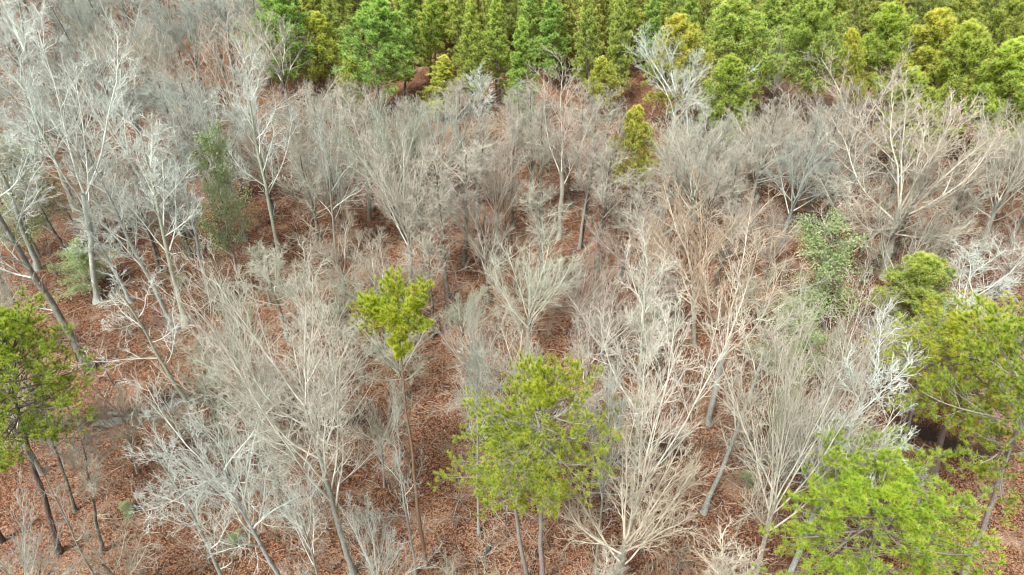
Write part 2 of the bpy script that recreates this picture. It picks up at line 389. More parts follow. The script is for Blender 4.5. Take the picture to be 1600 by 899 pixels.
at = me.attributes.new('bank', 'FLOAT', 'POINT'); at.data.foreach_set('value', (np.clip((-Z.ravel()-.30)/.5, 0, 1)*.92).astype(np.float32))
ground = bpy.data.objects.new('ground', me); COL.objects.link(ground)
ground['kind'] = 'structure'; ground['label'] = 'forest floor covered in rust brown dead leaves'
# water: pools standing in the creek bed, tapering to nothing at their ends
tc = norm(np.gradient(CREEK, axis=0)); pn = np.stack([-tc[:, 1], tc[:, 0]], 1)
seg = np.concatenate([[0], np.cumsum(np.linalg.norm(np.diff(CREEK, axis=0), axis=1))])
g = Geo()
for xa, xb, hw_ in ((-30.5, -27.5, .30), (-26.3, -24.0, .34), (-21.2, -19.9, .36), (-12.4, -10.9, .22), (-4.5, -2.8, .35), (17.0, 21.5, .45), (23.5, 26.0, .40)):
    sa, sb = np.interp([xa, xb], CREEK[:, 0], seg); q = np.linspace(sa, sb, 16)
    C_ = np.stack([np.interp(q, seg, CREEK[:, k]) for k in (0, 1)], 1); N_ = np.stack([np.interp(q, seg, pn[:, k]) for k in (0, 1)], 1)
    t_ = np.linspace(0, 1, 16); h_ = (hw_*np.sqrt(np.clip(1-(2*t_-1)**2, 0, 1))*(1+.25*np.sin(q*5)))[:, None]+.01
    zw = np.full(16, float(np.min(terrain(C_[:, 0], C_[:, 1])))+.10)
    V = np.concatenate([np.column_stack([C_+N_*h_*1.5, zw]), np.column_stack([C_-N_*h_*1.5, zw])]); i_ = np.arange(15)
    g.add(V, np.stack([i_+16, i_+17, i_+1, i_], 1))
ow = bpy.data.objects.new('creek_water', g.mesh('creek_water', M_WATER)); COL.objects.link(ow)
ow['kind'] = 'structure'; ow['label'] = 'small pools of pale water standing in the leafy creek bed'

# dead leaves lying on the floor, densest where they show largest
def litter():
    rng = np.random.default_rng(5); N = 160000
    y = 12+58*rng.uniform(0, 1, N)**1.5; hw = 6+ y*.78+8
    x = rng.uniform(-1, 1, N)*hw
    z = terrain(x, y)
    keep = creek_dist(x, y) > .75; x, y, z = x[keep], y[keep], z[keep]; N = len(x)
    L = rng.uniform(.025, .055, N)[:, None]
    a = rng.uniform(0, 6.28, N); tl = rng.normal(0, .35, (N, 2))
    d = norm(np.column_stack([np.cos(a), np.sin(a), tl[:, 0]])); s = norm(np.column_stack([-np.sin(a), np.cos(a), tl[:, 1]]))
    C = np.column_stack([x, y, z+.03+rng.uniform(0, .04, N)])
    up = np.array([0, 0, 1.])*L*rng.uniform(-.1, .5, (N, 1))
    V = np.stack([C-d*L, C+s*L*.55+up, C+d*L, C-s*L*.55+up], 1).reshape(-1, 3)
    g = Geo(); g.add(V, np.arange(N*4).reshape(-1, 4), None, np.repeat(np.clip(rng.beta(2, 2, N), 0, 1), 4))
    o = bpy.data.objects.new('leaf_litter', g.mesh('leaf_litter', M_LEAF, False)); COL.objects.link(o)
    o['kind'] = 'stuff'; o['label'] = 'loose dead brown leaves strewn over the forest floor'; o['category'] = 'leaf litter'
litter()
def sticks():
    rng = np.random.default_rng(8); N = 3200
    y = 13+52*rng.uniform(0, 1, N)**1.4; x = rng.uniform(-1, 1, N)*(y*.78+6); a = rng.uniform(0, 6.28, N); L = rng.gamma(2.5, .32, N)+.25; n_ = 5
    t = np.linspace(-.5, .5, n_)[None, :]; bend = rng.normal(0, .12, (N, 1))*(1-4*t**2)
    px_ = x[:, None]+(np.cos(a)[:, None]*t-np.sin(a)[:, None]*bend)*L[:, None]; py_ = y[:, None]+(np.sin(a)[:, None]*t+np.cos(a)[:, None]*bend)*L[:, None]
    P = np.stack([px_, py_, terrain(px_, py_)+.05+rng.uniform(0, .10, (N, 1))], -1)
    Rr = np.linspace(1, .5, n_)[None, :]*rng.uniform(.010, .030, (N, 1))
    g = Geo(); V, Q = tubes(P, Rr, 3); g.add(V, Q, None, np.repeat(rng.uniform(0, 1, N), n_*3))
    o = bpy.data.objects.new('fallen_twigs', g.mesh('fallen_twigs', M_TWIG)); COL.objects.link(o); o.color = (.34,.31,.27,1)
    o['kind'] = 'stuff'; o['label'] = 'dead twigs and sticks scattered over the leaf litter'; o['category'] = 'fallen twigs'
sticks()

# ------------------------------------------------------------------ tree kinds (meshes shared by all copies)
V_ = {}
for form, seeds in (('fan', (1, 2, 3, 15, 16, 17)), ('leader', (4, 5, 18)), ('broad', (6, 7, 8)), ('silver', (60, 61)), ('narrow', (9, 10)), ('sparse', (11, 12)), ('fork', (13, 14, 19))):
    V_[form] = [build_bare(s, form) for s in seeds]
# (fans differ in how crooked and how open they are)
V_['sapling'] = [build_sapling(s, 6., 1.) for s in (20, 21, 22, 23, 24)]
V_['cone'] = [build_pine(s, 13, 3.9, .16, 'cone', 56, 16, .32, .022, 7, 3, .13) for s in (30, 31, 32)]
V_['roundpine'] = [build_pine(s, 14, 7.0, .28, 'cone', 50, 14, .36, .022, 10, 4, .18) for s in (35, 36)]
V_['openpine'] = [build_pine(s, 20, 7.2, b, 'open', k, 44, .21, .0088, 8, 4, .17) for s, b, k in ((40, .70, 40), (41, .60, 40), (42, .58, 56))]
V_['flatpine'] = [build_pine(s, 22, 3.9, .85, 'flat', 36, 44, .20, .0088, 7, 3, .13) for s in (45,)]
V_['evergreen'] = [build_evergreen(s) for s in (50, 51)]

def place(kind, var, x, y, H, W, top=None, label='', category='tree', name=None, group=None, tint=(.45, .42, .36), rot=None, ctint=None, thick=None):
    src = V_[kind][var % len(V_[kind])]
    name = name or {'cone': 'pine_tree', 'roundpine': 'pine_tree', 'openpine': 'pine_tree', 'flatpine': 'pine_tree', 'evergreen': 'evergreen_tree', 'sapling': 'sapling'}.get(kind, 'bare_tree')
    r = bpy.data.objects.new(name, None); COL.objects.link(r)
    r.empty_display_size = .5
    z = float(terrain(x, y))-.08
    r.location = (x, y, z)
    sx = W/src['W']; LEN = H if top is None else math.sqrt((top[0]-x)**2+(top[1]-y)**2+H*H); sz = LEN/src["H"]
    sx = min(max(sx, sz*.45), sz*2.2)
    r.rotation_mode = 'QUATERNION'
    ax = Vector((0, 0, 1)) if top is None else Vector((top[0]-x, top[1]-y, H)).normalized()
    q = Vector((0, 0, 1)).rotation_difference(ax)
    from mathutils import Quaternion
    r.rotation_quaternion = q @ Quaternion((0, 0, 1), rot if rot is not None else rnd.uniform(0, 6.28))
    r.scale = (sx, sx, sz)
    r['label'] = label; r['category'] = category
    if group: r['group'] = group
    for pn_, me in src['parts']:
        o = bpy.data.objects.new(pn_, me); COL.objects.link(o); o.parent = r
        c = tint if (ctint is None or pn_ == 'trunk') else ctint
        if kind == 'evergreen' and pn_ == 'crown': c = (1, 1, 1)
        if pn_ == 'branches' and kind != 'evergreen': c = tint
        o.color = (*c, 1)
    return r

# tints of bark
GREY = (.45, .50, .47); WHITE = (.63, .70, .67); GREEN = (.42, .46, .36); TAN = (.45, .425, .355); PINK = (.45, .40, .355); DARK = (.16, .135, .11); LGREEN = (.55, .60, .46)
ORNG = (.50, .38, .28)
HEROES = []
BASES = []
def tree(kind, var, bx, by, tx, ty, wpx, tint, label, ctint=None, name=None, rot=None, category='tree'):
    """a tree by where its foot (bx,by) and its top (tx,ty) stand in the photograph and how wide its crown is there"""
    x, y = ground_at(bx, by)
    X2, Z2 = point_at_y(tx, ty, y)
    _, _, dep = project(X2, y, Z2*.75)
    W = wpx*dep/FPX
    HEROES.append((label[:40], round(x, 1), round(y, 1), round(Z2, 1), round(W, 1)))
    BASES.append((x, y))
    return place(kind, var, x, y, Z2, W, (X2, y), label, category, name, None, tint, rot, ctint)

# ---- left side
tree('fork', 0, 150, 470, 95, -30, 190, WHITE, 'tall forked pale grey tree along the upper left edge, limbs in a wide V')
tree('sparse', 0, 142, 575, -110, 120, 230, (.24,.23,.20), 'thick dark rough trunk leaning steeply out of the left edge above the bright pine', ctint=GREY)
tree('sparse', 1, 288, 622, 150, 395, 170, GREEN, 'leaning mossy grey tree whose trunk runs down to the pale water patch', ctint=WHITE)
tree('leader', 0, 273, 515, 125, 215, 130, GREY, 'left of two pale trunks leaning side by side left of the big central-left crown')
tree('leader', 1, 289, 508, 205, 150, 150, LGREEN, 'right of two pale trunks leaning side by side, greenish with a bright feathery crown', ctint=WHITE)
tree('narrow', 0, 322, 452, 264, 185, 90, GREY, 'slim grey tree with spiky crown between the twin leaning trunks and the white feathery tree')
tree('leader', 0, 438, 415, 378, 60, 120, LGREEN, 'white feathery tree with a straight bright leader beside the big brown fan crown', ctint=WHITE)
tree('broad', 0, 527, 425, 503, 125, 105, (.36,.37,.31), 'grey green tree with a small rounded crown just below the bright yellow green pine', ctint=GREY)
tree('fan', 0, 378, 262, 350, 5, 235, TAN, 'very wide brownish fan of bare limbs at the top left, widest crown there', ctint=(.50,.44,.38))
tree('fan', 3, 300, 235, 265, 130, 130, GREY, 'low grey spreading tree under the left side of the wide brown fan')
tree('silver', 0, 552, 895, 405, 400, 290, (.42,.45,.40), 'large pale silvery crown left of centre on a thick trunk leaning to the bottom edge', ctint=(.56,.54,.48))
tree('silver', 1, 452, 935, 290, 620, 240, GREY, 'white many-branched tree at lower left, its stout trunk bending to the right', ctint=WHITE)
tree('sparse', 0, 368, 945, 232, 690, 130, (.36,.38,.34), 'thin grey tree at lower left growing through the white many-branched crown', ctint=WHITE)
tree('broad', 0, 510, 950, 440, 715, 120, (.34,.34,.29), 'small crooked pale tree between the white lower left tree and the big silvery one', ctint=WHITE)
tree('sparse', 1, 150, 905, 42, 690, 80, (.40,.40,.36), 'nearly branchless grey pole tree leaning in the lower left corner')
tree('fork', 1, 250, 330, 115, 100, 110, LGREEN, 'pale forked tree at upper left with a bright Y of two white limbs', ctint=WHITE)
tree('leader', 1, 120, 330, 10, 80, 130, LGREEN, 'pale tree cut by the upper left edge with greenish limbs', ctint=GREY)
tree('leader', 0, 60, 420, -40, 170, 150, GREY, 'pale leafless crown cut by the left edge above the dark leaning trunk', ctint=WHITE)
tree('fan', 1, 215, 215, 195, 20, 150, GREEN, 'greenish thin branched tree near the top left between the dark trunks and the brown fan', ctint=TAN)
tree('leader', 1, 60, 200, 20, -60, 130, GREY, 'pale crown at the very top left corner', ctint=WHITE)
tree('narrow', 0, 205, 470, 130, 330, 90, GREY, 'small slim grey tree at left in front of the green leafy sapling patch', ctint=GREY)
tree('fan', 4, 590, 980, 590, 790, 130, (.44,.43,.38), 'fuzzy grey crown poking up at the bottom edge beside the mossy pine trunk', ctint=GREY)
# ---- middle
tree('fan', 2, 642, 442, 630, 205, 175, (.44,.47,.43), 'wide vase shaped grey tree above the small flat topped pine', ctint=(.50,.48,.43))
tree('fan', 2, 778, 392, 772, 222, 105, GREY, 'small upright grey brown tree right above the pale green rounded crown', ctint=PINK)
tree('fork', 0, 872, 372, 885, 92, 150, TAN, 'tall tan tree in the upper middle whose twigs overlap the plantation pines', ctint=PINK)
tree('narrow', 1, 748, 280, 750, 98, 62, WHITE, 'slender white tree with upright twin tops against the plantation pines')
tree('narrow', 0, 800, 290, 800, 130, 60, PINK, 'slender pinkish tree just right of the white twin topped one', ctint=PINK)
tree('broad', 1, 692, 345, 688, 142, 95, LGREEN, 'greenish grey rounded crown right behind the wide vase shaped tree', ctint=GREY)
tree('fan', 5, 615, 300, 622, 140, 120, GREY, 'broad low grey crown directly below the big dark green pine', ctint=GREY)
tree('fan', 2, 825, 562, 830, 375, 178, (.52,.56,.46), 'pale green rounded crown in the centre of the picture', ctint=(.52,.55,.46))
tree('fan', 0, 748, 640, 742, 462, 110, GREY, 'misty grey small crown left below the pale green rounded crown', ctint=(.48,.46,.42))
tree('leader', 2, 988, 790, 1015, 352, 150, LGREEN, 'bright white tree right of centre on a long straight trunk with spiky upright limbs', ctint=(.64,.63,.57))
tree('fork', 0, 955, 925, 1120, 400, 200, (.46,.48,.42), 'long leaning white tree right of centre, its trunk sweeping down to the bottom edge', ctint=(.66,.64,.58))
tree('fork', 0, 1108, 662, 1190, 312, 190, GREY, 'tall leaning tree behind the white leaning one with orange tinged twigs', ctint=(.56,.46,.36))
tree('fan', 3, 1085, 540, 1085, 285, 200, TAN, 'orange brown fuzzy crown above the white trees right of centre', ctint=ORNG)
tree('fan', 1, 965, 935, 1005, 640, 240, TAN, 'low tan tree with long arching side branches at the bottom right of centre', ctint=(.56,.50,.40))
tree('narrow', 1, 930, 905, 962, 560, 80, (.26,.26,.19), 'thin dark mossy trunk just right of the central pine', ctint=GREY)
tree('sparse', 1, 649, 895, 600, 590, 100, (.40,.42,.38), 'smooth grey trunk with one kinked side limb left of the central pine', ctint=GREY)
tree('narrow', 0, 748, 830, 742, 500, 70, (.44,.46,.42), 'straight slim grey trunk crossing the left of the central pine crown', ctint=GREY)
tree('fan', 4, 600, 760, 590, 590, 110, GREY, 'low grey brush like tree left of the two dark trunks at bottom centre', ctint=TAN)
tree('broad', 0, 905, 680, 935, 465, 130, (.40,.40,.35), 'thin crooked grey tree between the pale green crown and the bright white tree', ctint=(.56,.54,.49))
tree('narrow', 1, 905, 390, 930, 215, 70, PINK, 'slim brownish tree left of the lone small pine', ctint=PINK)
# ---- right
tree('leader', 1, 1222, 925, 1405, 490, 190, WHITE, 'pale straight birch like trunk leaning right beside the lower right pine', ctint=WHITE)
tree('fan', 2, 1178, 910, 1300, 455, 150, TAN, 'tan trunk leaning right, left of the pale birch like trunk', ctint=(.54,.51,.44))
tree('narrow', 1, 1100, 800, 1238, 455, 120, GREY, 'slim grey tree leaning right below the olive evergreen', ctint=(.50,.49,.42))
tree('fan', 1, 1380, 432, 1458, 122, 270, (.56,.57,.50), 'largest bare crown on the right, many white limbs fanning from a low fork', ctint=(.56,.50,.42))
tree('fan', 5, 1328, 320, 1350, 84, 165, PINK, 'brownish upright crown left of the largest right hand crown', ctint=PINK)
tree('fan', 0, 1208, 180, 1215, 42, 115, TAN, 'rounded tan crown set among the green pines at top right', ctint=TAN)
tree('fan', 3, 1170, 330, 1208, 168, 160, GREY, 'dense grey domed crown right of the lone small pine, the right one of two', ctint=(.50,.47,.41))
tree('fan', 1, 1085, 345, 1085, 152, 165, LGREEN, 'dense grey domed crown right of the lone small pine, the left one of two', ctint=(.50,.50,.43))
tree('fan', 4, 1048, 235, 1070, 48, 165, WHITE, 'bright white limbed tree in front of the yellow green pines at top', ctint=WHITE)
tree('broad', 2, 1440, 570, 1590, 365, 190, WHITE, 'white branched tree reaching in from the right edge above the big pine', ctint=WHITE)
tree('fan', 2, 1530, 400, 1620, 150, 190, GREY, 'brown grey crown cut by the right edge beside the largest crown', ctint=TAN)
tree('fan', 5, 1560, 330, 1660, 130, 160, TAN, 'pinkish crown at the right edge below the plantation', ctint=PINK)
tree('sparse', 1, 1412, 690, 1470, 470, 110, (.42,.45,.42), 'short blue grey trunk by the dark creek bank at right', ctint=GREY)
tree('fan', 0, 1275, 640, 1330, 480, 120, GREY, 'greyish twiggy tree just below the olive evergreen', ctint=(.50,.48,.40))
tree('narrow', 0, 1310, 380, 1300, 250, 90, DARK, 'thin dark stemmed tree in the gap left of the largest right crown', ctint=GREY)
tree('narrow', 0, 160, 865, 118, 655, 90, DARK, 'dark thin stem leaning in the lower left leaf litter, right of the left edge pine', ctint=TAN)
tree('narrow', 1, 118, 800, 55, 600, 80, DARK, 'dark thin stem leaning behind the left edge pine foliage', ctint=GREY)
tree('fan', 4, 215, 740, 175, 590, 120, TAN, 'tan twiggy crown over the creek left of the white lower left tree', ctint=TAN)
tree('fan', 5, 60, 1010, 20, 800, 150, GREY, 'bare grey crown at the very bottom left corner', ctint=GREY)
# ---- pines standing singly
tree('openpine', 2, 95, 868, -18, 488, 215, (.14,.12,.10), 'bright green pine cut by the left edge, dark trunk at lower left', ctint=(1.19,1.28,0.86))
tree('openpine', 1, 5, 850, -120, 560, 190, (.14,.12,.10), 'second darker pine mostly beyond the left edge, foliage low at the corner', ctint=(1.01,1.22,0.78))
tree('openpine', 1, 845, 925, 850, 566, 228, (.34,.33,.30), 'central pine with a wide open crown and pale trunk near the bottom edge', ctint=(1.31,1.28,0.69))
tree('openpine', 0, 826, 905, 785, 655, 165, (.36,.36,.32), 'lower thinner pine sharing the central pine clump, its branches spread left', ctint=(1.31,1.34,0.78))
tree('flatpine', 0, 666, 885, 612, 436, 108, (.30,.20,.13), 'small flat topped yellow green pine on a long thin dark trunk left of centre', ctint=(1.43,1.41,0.69))
tree('roundpine', 0, 985, 335, 995, 165, 72, (.25,.18,.13), 'lone small yellow green pine among the grey crowns above right of centre', ctint=(1.74,1.50,1.57))
tree('roundpine', 1, 1415, 545, 1448, 395, 118, (.2,.17,.13), 'rounded mid green pine on the right below the largest bare crown', ctint=(1.42,1.42,1.66))
tree('openpine', 2, 1458, 735, 1540, 495, 235, (.26,.22,.19), 'big yellow green pine at the right edge with a crooked brown trunk', ctint=(1.43,1.34,0.64))
tree('openpine', 1, 1500, 915, 1650, 500, 260, (.36,.34,.32), 'tall pine at the right edge on a thick bare grey trunk near the corner', ctint=(1.19,1.28,0.74))
tree('openpine', 2, 1330, 1010, 1390, 728, 290, (.25,.22,.19), 'wide dense pine crown filling the lower right corner', ctint=(1.19,1.34,0.69))
tree('roundpine', 0, 590, 182, 590, -5, 118, (.2,.16,.13), 'big dark green conical pine at top centre left', ctint=(1.19,1.50,1.76))  # far pines from here: distance haze put into paler crown tints
tree('roundpine', 1, 500, 160, 492, 18, 68, (.2,.16,.13), 'bright yellow green pine at the top left of the plantation', ctint=(1.82,1.65,1.66))
tree('roundpine', 0, 440, 165, 438, -25, 105, (.2,.16,.13), 'dark green pine at the top, leftmost of the full crowned ones', ctint=(1.19,1.50,1.76))
tree('roundpine', 1, 545, 195, 545, 90, 40, (.2,.16,.13), 'tiny bright pine tucked under the bright yellow green one', ctint=(1.82,1.65,1.76))
tree('roundpine', 1, 1068, 210, 1062, 22, 105, (.3,.2,.13), 'golden yellow topped pine behind the bright white limbed tree', ctint=(1.78,1.50,1.66))
tree('roundpine', 0, 1150, 195, 1150, -5, 125, (.3,.2,.13), 'wide round topped green pine right of the golden topped one', ctint=(1.42,1.50,1.76))
tree('cone', 0, 738, 178, 738, -5, 52, (.2,.16,.13), 'narrow light green pine fourth from the dark trunk gap at top centre', ctint=(1.50,1.50,1.76))
tree('cone', 1, 692, 190, 692, 88, 58, (.2,.16,.13), 'short bushy pine at the front of the plantation near the white twin topped tree', ctint=(1.74,1.57,1.66))
tree('cone', 2, 815, 195, 815, 26, 52, (.2,.16,.13), 'pointed mid green pine standing forward above the slender pinkish tree', ctint=(1.27,1.50,1.76))
tree('cone', 0, 672, 130, 674, -20, 50, (.2,.16,.13), 'narrow pine just right of the gap of dark trunks at the top', ctint=(1.50,1.57,1.76))
tree('cone', 1, 775, 150, 776, -5, 46, (.2,.16,.13), 'narrow pine behind and left of the pointed mid green pine', ctint=(1.50,1.57,1.87))
tree('cone', 2, 862, 140, 862, -15, 52, (.2,.16,.13), 'dark lower crowned pine right behind the pointed mid green pine', ctint=(1.19,1.50,1.87))
tree('cone', 0, 916, 165, 916, -10, 48, (.2,.16,.13), 'tall narrow pale green pine above the tall tan bare tree', ctint=(1.50,1.50,1.97))
tree('cone', 1, 965, 165, 967, -10, 42, (.2,.16,.13), 'slim open pine left of the dark gap near the top middle', ctint=(1.50,1.50,1.97))
tree('cone', 2, 1022, 135, 1020, -20, 44, (.2,.16,.13), 'slim pine right of the dark gap near the top middle', ctint=(1.27,1.50,1.97))
tree('roundpine', 1, 945, 190, 940, 88, 52, (.3,.2,.13), 'small golden green pine at the foot of the narrow pines', ctint=(1.74,1.57,1.66))
tree('roundpine', 0, 1275, 190, 1270, -15, 100, (.2,.16,.13), 'tall full pine at top right behind the rounded tan crown', ctint=(1.42,1.50,1.76))
tree('roundpine', 1, 1385, 200, 1388, 8, 100, (.2,.16,.13), 'pine with a dark green top above the brownish upright crown', ctint=(1.50,1.57,1.57))
tree('roundpine', 0, 1335, 205, 1330, 45, 52, (.2,.16,.13), 'small yellow green pine wedged above the brownish upright crown', ctint=(1.90,1.65,1.66))
tree('roundpine', 1, 1455, 225, 1462, 18, 112, (.2,.16,.13), 'yellow green pine directly above the largest bare crown', ctint=(1.82,1.57,1.57))
tree('roundpine', 0, 1500, 250, 1515, 32, 105, (.2,.16,.13), 'bright pine near the top right corner, second from the edge', ctint=(1.59,1.57,1.66))
tree('roundpine', 1, 1560, 270, 1590, 60, 125, (.2,.16,.13), 'green pine cut by the right edge near the top corner', ctint=(1.59,1.65,1.66))
tree('roundpine', 0, 1135, 255, 1140, 90, 80, (.2,.16,.13), 'shaded low pine between the white limbed tree and the rounded tan crown', ctint=(1.35,1.42,1.46))
tree('roundpine', 1, 1430, 290, 1425, 110, 90, (.2,.16,.13), 'pine foliage just behind the top of the largest bare crown', ctint=(1.50,1.50,1.66))
tree('cone', 1, 1205, 150, 1205, -25, 60, (.2,.16,.13), 'narrow pine rising behind the rounded tan crown', ctint=(1.42,1.50,1.87))
tree('cone', 2, 632, 150, 640, -30, 46, (.2,.16,.13), 'thin pine beside the gap of dark trunks, right of the big dark green pine', ctint=(1.35,1.50,1.87))
# ---- evergreen broadleaved small trees
tree('evergreen', 0, 1292, 515, 1290, 352, 125, (.40,.38,.32), 'olive green leafy evergreen between the orange brown crown and the mid green pine')
tree('evergreen', 1, 370, 420, 325, 205, 80, (.40,.38,.32), 'soft green leafy tree showing through bare twigs at upper left')
tree('evergreen', 0, 60, 400, 20, 235, 110, (.40,.38,.32), 'pale green leafy tree at the left edge behind the dark leaning trunk')
tree('evergreen', 1, 150, 455, 110, 385, 80, (.40,.38,.32), 'small green leafy tree left of centre height beside the dark leaning trunk')
tree('evergreen', 0, 1255, 600, 1250, 490, 110, (.40,.38,.32), 'dull green bush under the olive evergreen')
tree('evergreen', 1, 1225, 705, 1235, 610, 60, (.40,.38,.32), 'green shrubby growth at the creek bank below the dull green bush')
tree('evergreen', 0, 140, 60, 135, -20, 60, (.40,.38,.32), 'small green tree at the top left corner between dark trunks')
for bx_, by_, lb_ in ((282,440,'small yellow green shrub on the leaf litter left of the big silvery crown'), (202,802,'low green sprig on the open leaf litter at lower left'), (372,852,'low green shrub below the white lower left tree'), (1005,572,'tiny green shrub at the foot of the white trees right of centre'), (1165,752,'low green plant near the creek bank right of centre')):
    x, y = ground_at(bx_, by_); place('evergreen', 0, x, y, 1.0, 1.1, None, lb_, 'shrub', 'green_shrub', None, (.35,.33,.26))
# dark tall pine trunks whose crowns stand above the frame
for bx, by, tx, ty, lb in ((185,196,42,-60,'dark bare pine trunk nearest the top left corner'), (172,330,80,60,'dark slim trunk behind the pale forked tree at upper left'), (350,235,288,120,'dark leaning trunk under the wide brown fan'), (150,262,92,160,'short dark trunk in the brown strip at upper left'), (147,400,98,320,'dark burnt looking trunk beside the green leafy patch at left')):
    tree('sparse', rnd.randint(0,1), bx, by, tx, ty, 40, DARK, lb, ctint=DARK)

# ---- plantation pines in rows behind (alike), pines at the far right, bare woods
def far_from(x, y, d, lst): return all((x-a)**2+(y-b)**2 > d*d for a, b in lst)
PL = 'plantation pines standing in rows at the top'
cnt = 0; PLN = []
for j in range(15):
    for i in range(32):
        x = -27 + i*4.15 + rnd.uniform(-.45, .45); y = 87 + j*3.9 + rnd.uniform(-.7, .7)
        if y < 88 + .0*x: continue
        if abs(x) > y*.78: continue
        if -20.5 < x+.17*(y-100) < -15 and y < 118: continue
        if not far_from(x, y, 2.6, BASES): continue
        _, py, _ = project(x, y, 13)
        if py < -150 or y > 121: continue
        if rnd.random() < .07: continue
        if x > 46 and rnd.random() < .6: k, W = 'roundpine', rnd.uniform(4.8, 6.2)
        else: k, W = 'cone', rnd.uniform(3.0, 4.0)
        t = rnd.uniform(1.35, 1.8)  # crown tint raised and paled, haze put into the needle colour
        H_ = rnd.uniform(11, 15); o_ = place(k, rnd.randint(0, 2), x, y, H_, W, None, 'narrow green plantation pine standing in the rows behind the front trees', 'tree', None, PL, (.18,.15,.12), None, (t, rnd.uniform(1.42, 1.6), rnd.uniform(1.6, 2.3))); cnt += 1
        qx, qy, _ = project(x, y, H_*.5)
        if -10 < qx < 1610 and qy > -40: PLN.append([o_, qx, qy, 'full crowned' if k == 'roundpine' else 'narrow'])
        BASES.append((x, y))
print('plantation', cnt)
# right hand pines in front of the rows
cnt = 0
for k in range(300):
    x = rnd.uniform(38, 90); y = rnd.uniform(62, 90)
    if y < 87-.25*(x-38) or not far_from(x, y, 5.0, BASES) or x > y*.85+4: continue
    t = rnd.uniform(1.1, 1.45)  # paler crown tint with the haze of distance in it
    place('roundpine', k, x, y, rnd.uniform(10, 14.5), rnd.uniform(4.8, 6.5), None, 'full crowned green pine in the close stand at the upper right', 'tree', None, 'pines in the close stand at the upper right', (.18,.15,.12), None, (t*1.25, 1.5, 1.7)); BASES.append((x, y)); cnt += 1
print('right pines', cnt)

OPEN = [(715,668,24),(1050,690,20),(1290,725,26),(1395,695,22),(525,415,25),(148,655,26),(290,612,26),(545,425,40),(690,420,30),(640,820,48),(690,860,60),(740,830,50),(1010,850,40),(980,420,35),(225,790,25),(1170,790,55),(1190,850,50),(245,480,45),(90,500,40),(610,650,40),(200,560,50),(575,860,25),(890,840,40),(1120,640,30),(160,235,30),(700,560,25)]
def in_open(px, py, s=1.): return any((px-a)**2+(py-b)**2 < (r*s)**2 for a, b, r in OPEN)
KEEPCLEAR = [(825,440,75),(640,310,75),(1450,250,95),(350,110,80),(612,480,50),(1090,330,60),(992,220,60),(1000,290,40),(975,330,30),(395,200,40),(1290,420,52),(1450,440,48),(750,160,28),(1015,450,50),(210,240,45),(430,520,70),(300,720,60),(865,180,40)]
# mid-height bare trees filling between the named ones
TINTS = [(GREY, 'grey'), (TAN, 'tan'), (PINK, 'pinkish brown'), ((.50,.47,.41), 'pale brown'), ((.47,.46,.40), 'grey'), ((.52,.46,.38), 'pale tan'), (GREEN, 'greenish grey')]
LAND = [(610,470,'the small flat topped pine'), (840,640,'the central pine'), (60,580,'the left edge pine'), (1400,800,'the lower right pine crown'), (1530,600,'the big right edge pine'), (992,220,'the lone small pine'), (1450,440,'the rounded mid green pine'),
 (825,440,'the pale green rounded crown'), (640,300,'the wide vase shaped tree'), (1450,240,'the largest right hand crown'), (350,110,'the wide brown fan crown'), (440,540,'the large pale silvery crown'), (310,740,'the white lower left tree'), (1015,450,'the bright white tree'),
 (1090,340,'the orange brown crown'), (1290,410,'the olive evergreen'), (1070,110,'the white limbed tree at top'), (750,160,'the white twin topped tree'), (885,190,'the tall tan tree'), (1215,90,'the rounded tan crown'), (1350,150,'the brownish upright crown'),
 (1205,240,'the right grey domed crown'), (1085,230,'the left grey domed crown'), (395,200,'the white feathery tree'), (503,190,'the small rounded grey green crown'), (495,60,'the bright yellow green pine'), (595,80,'the big dark green pine'), (140,650,'the pale water patch'), (545,425,'the open leaf floor at centre left'),
 (205,240,'the right one of two leaning pale trunks'), (325,270,'the soft green leafy tree'), (770,300,'the small upright grey brown tree'), (745,530,'the misty grey small crown'), (1370,620,'the pale birch like trunk'), (1290,540,'the tan leaning trunk'), (1590,430,'the white tree reaching in at right'),
 (690,220,'the greenish grey rounded crown'), (100,60,'the forked tree at the upper left'), (1040,760,'the low tan arching tree'), (650,800,'the dark mossy pine trunk'), (620,200,'the broad low grey crown'), (930,110,'the small golden green pine'), (1520,260,'the brown grey right edge crown'), (40,280,'the pale green leafy tree at left'), (262,250,'the spiky slim grey tree')]
SIDES = [('to the left of', lambda dx, dy: dx < 0 and abs(dx) >= abs(dy)), ('to the right of', lambda dx, dy: dx > 0 and abs(dx) >= abs(dy)), ('just behind', lambda dx, dy: dy < 0 and abs(dy) > abs(dx)), ('just in front of', lambda dx, dy: dy > 0 and abs(dy) > abs(dx))]
